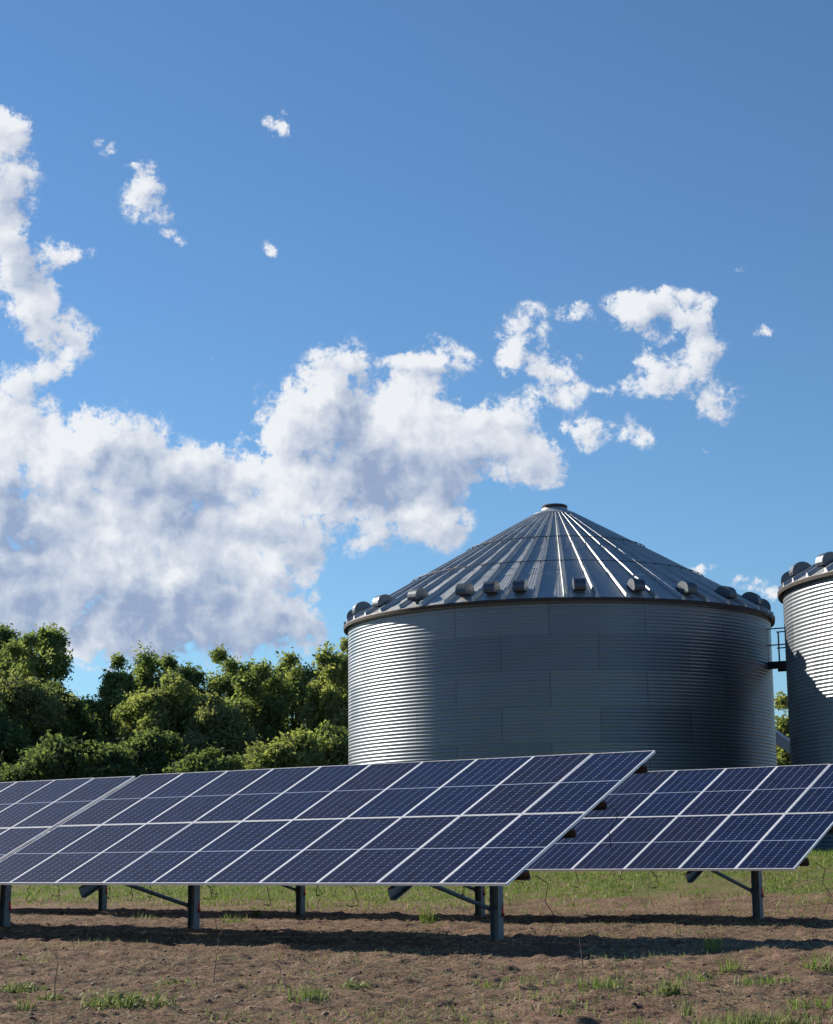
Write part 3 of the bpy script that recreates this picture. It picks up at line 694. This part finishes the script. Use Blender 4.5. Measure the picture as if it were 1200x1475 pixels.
def scatter_grass():
    rng = np.random.default_rng(5)
    n = 120000
    q = rng.uniform(GR0-2.5, 45, n); s = rng.uniform(-50, 0, n)
    x = N2.x*q+D2.x*s; y = N2.y*q+D2.y*s
    x2 = x
    qs = q-.26*np.maximum(x, 0)-GR0; keep0 = rng.random(n) < .08+.92*sstep(-1.8, 1.6, qs+5*(fbm(x*.8, y*.8, 3, 63)-.5))
    keep = keep0 & (fbm(x*.6+3, y*.6, 4, 77) >.34+.25*sstep(10, 13.5, x)) & (rng.random(n) < .25+1.2*fbm(x*2.2, y*2.2, 2, 91)) & (x/y > -.26) & (x/y < .26) & (y < 62)
    keep &= ~(((x-4.46)**2+(y-58.28)**2 < 7.1**2) | ((x-16.85)**2+(y-50.02)**2 < 7.1**2))
    x, y = x[keep], y[keep]
    V, F = blades(rng, on_ground(x, y, -.01), .075, .011, .8)
    o = link('grass', mesh('grass', V, F, M_GRASS)); tag(o, 'patchy green grass strip behind and beneath the panels', 'grass', kind='stuff')
    # straw and dead stems on the tilled soil
    n = 60000; y = rng.uniform(11, 42, n); x = rng.uniform(-.25, .25, n)*y
    keep = fbm(x*.7+31, y*.9, 4, 41) > .42; x, y = x[keep], y[keep]; n = len(x)
    P = on_ground(x, y, .008); a = rng.uniform(0, np.pi, n); L = .02+.075*rng.random(n)**2
    dv = np.stack([np.cos(a), np.sin(a), rng.uniform(-.1, .45, n)], 1)*L[:, None]; sd2 = np.stack([-np.sin(a), np.cos(a), 0*a], 1)*.0035+np.array([0, 0, .003])
    V = np.stack([P-dv*0-sd2, P+dv-sd2, P+dv+sd2, P+sd2], 1).reshape(-1, 3)
    o = link('straw_litter', mesh('straw_litter', V, np.arange(4*n).reshape(-1, 4), M_STRAW)); tag(o, 'pale dry straw litter strewn over the brown soil', 'straw', kind='stuff')
    # sparse seedlings and thin grass on the soil
    n = 11000; y = rng.uniform(11, 31.5, n); x = rng.uniform(-.25, .25, n)*y
    keep = fbm(x*.8+13, y*1.0+5, 4, 53) > .585-.05*sstep(0, 3, x); x, y = x[keep], y[keep]
    V, F = blades(rng, on_ground(x, y, -.005), .055, .007, .8)
    o = link('seedlings', mesh('seedlings', V, F, M_WEED)); tag(o, 'thin green seedlings sprouting from the brown soil', 'seedlings', kind='stuff')
    # clods
    n = 12000; y = 11+31*rng.random(n)**1.1; x = rng.uniform(-.25, .25, n)*y
    P = on_ground(x, y, 0); r = .005+.024*rng.random(n)**3.5
    base = np.array([(1, 0, 0), (0, 1, 0), (-1, 0, 0), (0, -1, 0), (0, 0, 1), (0, 0, -1)], float)
    V = (P[:, None, :]+base[None]*(r[:, None, None]*(.6+.8*rng.random((n, 6, 1)))*np.array([1.2, 1, .7]))).reshape(-1, 3)
    f = np.array([(0, 1, 4), (1, 2, 4), (2, 3, 4), (3, 0, 4), (1, 0, 5), (2, 1, 5), (3, 2, 5), (0, 3, 5)])
    F = (np.arange(n)[:, None, None]*6+f[None]).reshape(-1, 3)
    m, t, b = newmat('clod_soil'); isl = t.add('ShaderNodeNewGeometry').outputs['Random Per Island']
    t.put(b.inputs['Base Color'], t.mix(t.math('POWER', isl, 3.0), (.10, .066, .045), (.30, .23, .17))); b.inputs['Roughness'].default_value = .95
    o = link('soil_clods', mesh('soil_clods', V, F, m, True)); tag(o, 'crumbled clods and pebbles scattered over the soil', 'soil clods', kind='stuff')
scatter_grass()
def weed(x, y, rx, ry, h, n, kind, seed, label, leafy=False):
    rng = np.random.default_rng(seed); z0 = gz(x, y)
    rr = rng.random(n)**.6; a = rng.uniform(0, 2*np.pi, n)
    px = rr*rx*np.cos(a); py = rr*ry*np.sin(a)
    P = on_ground(px+x, py+y, -.01)-np.array([x, y, z0])
    V, F = blades(rng, P, h, .006 if not leafy else .009, .9)
    if leafy:
        C = np.stack([px, py, P[:, 2]+h*.35*(1-rr*.5)], 1); V2, F2 = leaves(rng, C, np.full(n, h*.35), n*3, .028)
        F = np.concatenate([F, F2+len(V)]); V = np.concatenate([V, V2])
    o = link('weed', mesh('weed', V, F, M_GRASS if kind == 2 else M_WEED)); o.location = (x, y, z0)
    tag(o, label, 'weed', 'weeds sprouting from the soil')
weed(-2.54, 16.41, 0.42, 0.28, 0.09, 170, 1, 300, 'widest bright green leafy weed patch, lower left foreground', True)
weed(-3.85, 18.25, 0.25, 0.22, 0.08, 80, 1, 301, 'yellow-green leafy weed patch at the left edge foreground', True)
weed(-3.38, 16.14, 0.09, 0.08, 0.10, 40, 0, 302, 'small grey-green weed clump just below the yellow-green patch at left', False)
weed(-3.41, 17.45, 0.14, 0.10, 0.06, 40, 1, 303, 'small low weed beside the yellow-green patch at left, by the bent dead stalk', True)
weed(1.67, 17.44, 0.25, 0.12, 0.12, 90, 2, 304, 'pale grassy tuft in the right foreground, left of the bright upright weed', False)
weed(2.21, 16.83, 0.11, 0.08, 0.15, 50, 1, 305, 'bright green upright leafy weed in the right foreground', True)
weed(2.05, 14.74, 0.09, 0.08, 0.15, 30, 1, 306, 'thin upright weed just below the bright upright leafy weed', False)
weed(-0.99, 16.60, 0.20, 0.20, 0.10, 80, 2, 307, 'loose green and straw coloured tuft in the centre foreground', False)
weed(0.61, 17.98, 0.14, 0.08, 0.09, 50, 2, 308, 'tuft over a dark clod below the nearest post', False)
weed(3.49, 22.41, 0.10, 0.08, 0.22, 50, 2, 309, 'tallest weed tuft, standing in the nearest shadow band at right', False)
weed(3.27, 19.96, 0.12, 0.10, 0.13, 40, 2, 310, 'pale weed tuft just below the tallest tuft at right', False)
weed(2.36, 13.50, 0.50, 0.16, 0.11, 420, 0, 311, 'bright grass patch on the bottom edge at right', False)
weed(3.12, 15.29, 0.20, 0.14, 0.10, 60, 2, 312, 'sparse weed patch at the lower right corner', False)
weed(-0.24, 13.91, 0.20, 0.12, 0.08, 80, 0, 313, 'low green patch on the bottom edge near the centre', False)
weed(1.54, 13.70, 0.20, 0.10, 0.10, 60, 1, 314, 'weed patch on the bottom edge between centre and the bright grass', False)
weed(-3.25, 32.87, 0.22, 0.15, 0.14, 60, 2, 315, 'scrubby tuft in the sunlit strip right of the left post', False)
weed(0.14, 32.28, 0.14, 0.12, 0.26, 60, 2, 316, 'upright tuft in the sunlit strip left of the nearest post', False)
weed(3.29, 18.17, 0.30, 0.20, 0.10, 90, 2, 317, 'broad patch of thin grass in the right foreground below the shadow', False)
weed(2.67, 18.47, 0.20, 0.12, 0.09, 60, 2, 318, 'low tuft between the bright upright weed and the tallest tuft', False)
weed(0.48, 14.06, 0.20, 0.12, 0.08, 50, 2, 319, 'faint low tuft near the bottom edge right of centre', False)
weed(4.21, 19.80, 0.20, 0.15, 0.16, 60, 2, 320, 'weed tuft at the right edge just below the shadow band', False)
weed(-2.47, 18.85, 0.20, 0.10, 0.05, 40, 1, 321, 'faint green sprigs above the widest weed patch at left', True)
weed(-4.69, 23.33, 0.35, 0.20, 0.05, 60, 2, 322, 'faint low grass just below the shadow at the far left', False)
weed(-0.63, 17.78, 0.12, 0.10, 0.07, 40, 1, 323, 'small leafy sprout in the centre, left of the loose tuft', True)
weed(-5.36, 36.63, 0.30, 0.20, 0.10, 70, 1, 324, 'low green patch in the sunlit strip left of the left post', False)
weed(-3.24, 37.20, 0.12, 0.10, 0.10, 40, 1, 325, 'leafy green sprout at the edge of the far shadow band', True)
def stem(x, y, h, seed, label):
    rng = np.random.default_rng(seed); z0 = gz(x, y); m = MB(); lx = rng.uniform(-.12, .12)*h
    pts = [(0, 0, -.02), (lx*.4, 0, h*.4), (lx*.6+rng.uniform(-.03, .03), 0, h*.7), (lx, 0, h)]
    m.tube(pts, [.006, .005, .004, .002], 5)
    for k in range(4):
        t = rng.uniform(.35, .95); s = Vector((lx*t, 0, h*t)); q = rng.uniform(0, 6.28)
        m.tube([s, s+Vector((math.cos(q)*.07, math.sin(q)*.05, .06*rng.random()+.02))], [.003, .0015], 4)
    o = m.build('dead_stem', M_BARK); o.location = (x, y, z0); tag(o, label, 'dead stem', 'dead stalks standing in the soil')
stem(-3.40, 17.54, 0.45, 500, 'bent dead stalk beside the yellow-green weeds at left')
stem(-2.13, 19.33, 0.50, 501, 'tall thin dead stalk left of centre in the foreground')
stem(1.81, 21.12, 0.40, 502, 'thin dead stalk in the shadow band right of the nearest post')
stem(-3.03, 27.95, 0.28, 503, 'short dead stalk right of the left post')
stem(-1.48, 20.03, 0.22, 504, 'short leaning dead stalk in the centre foreground')
stem(2.18, 18.65, 0.30, 505, 'thin dead stalk right of the pale grassy tuft')
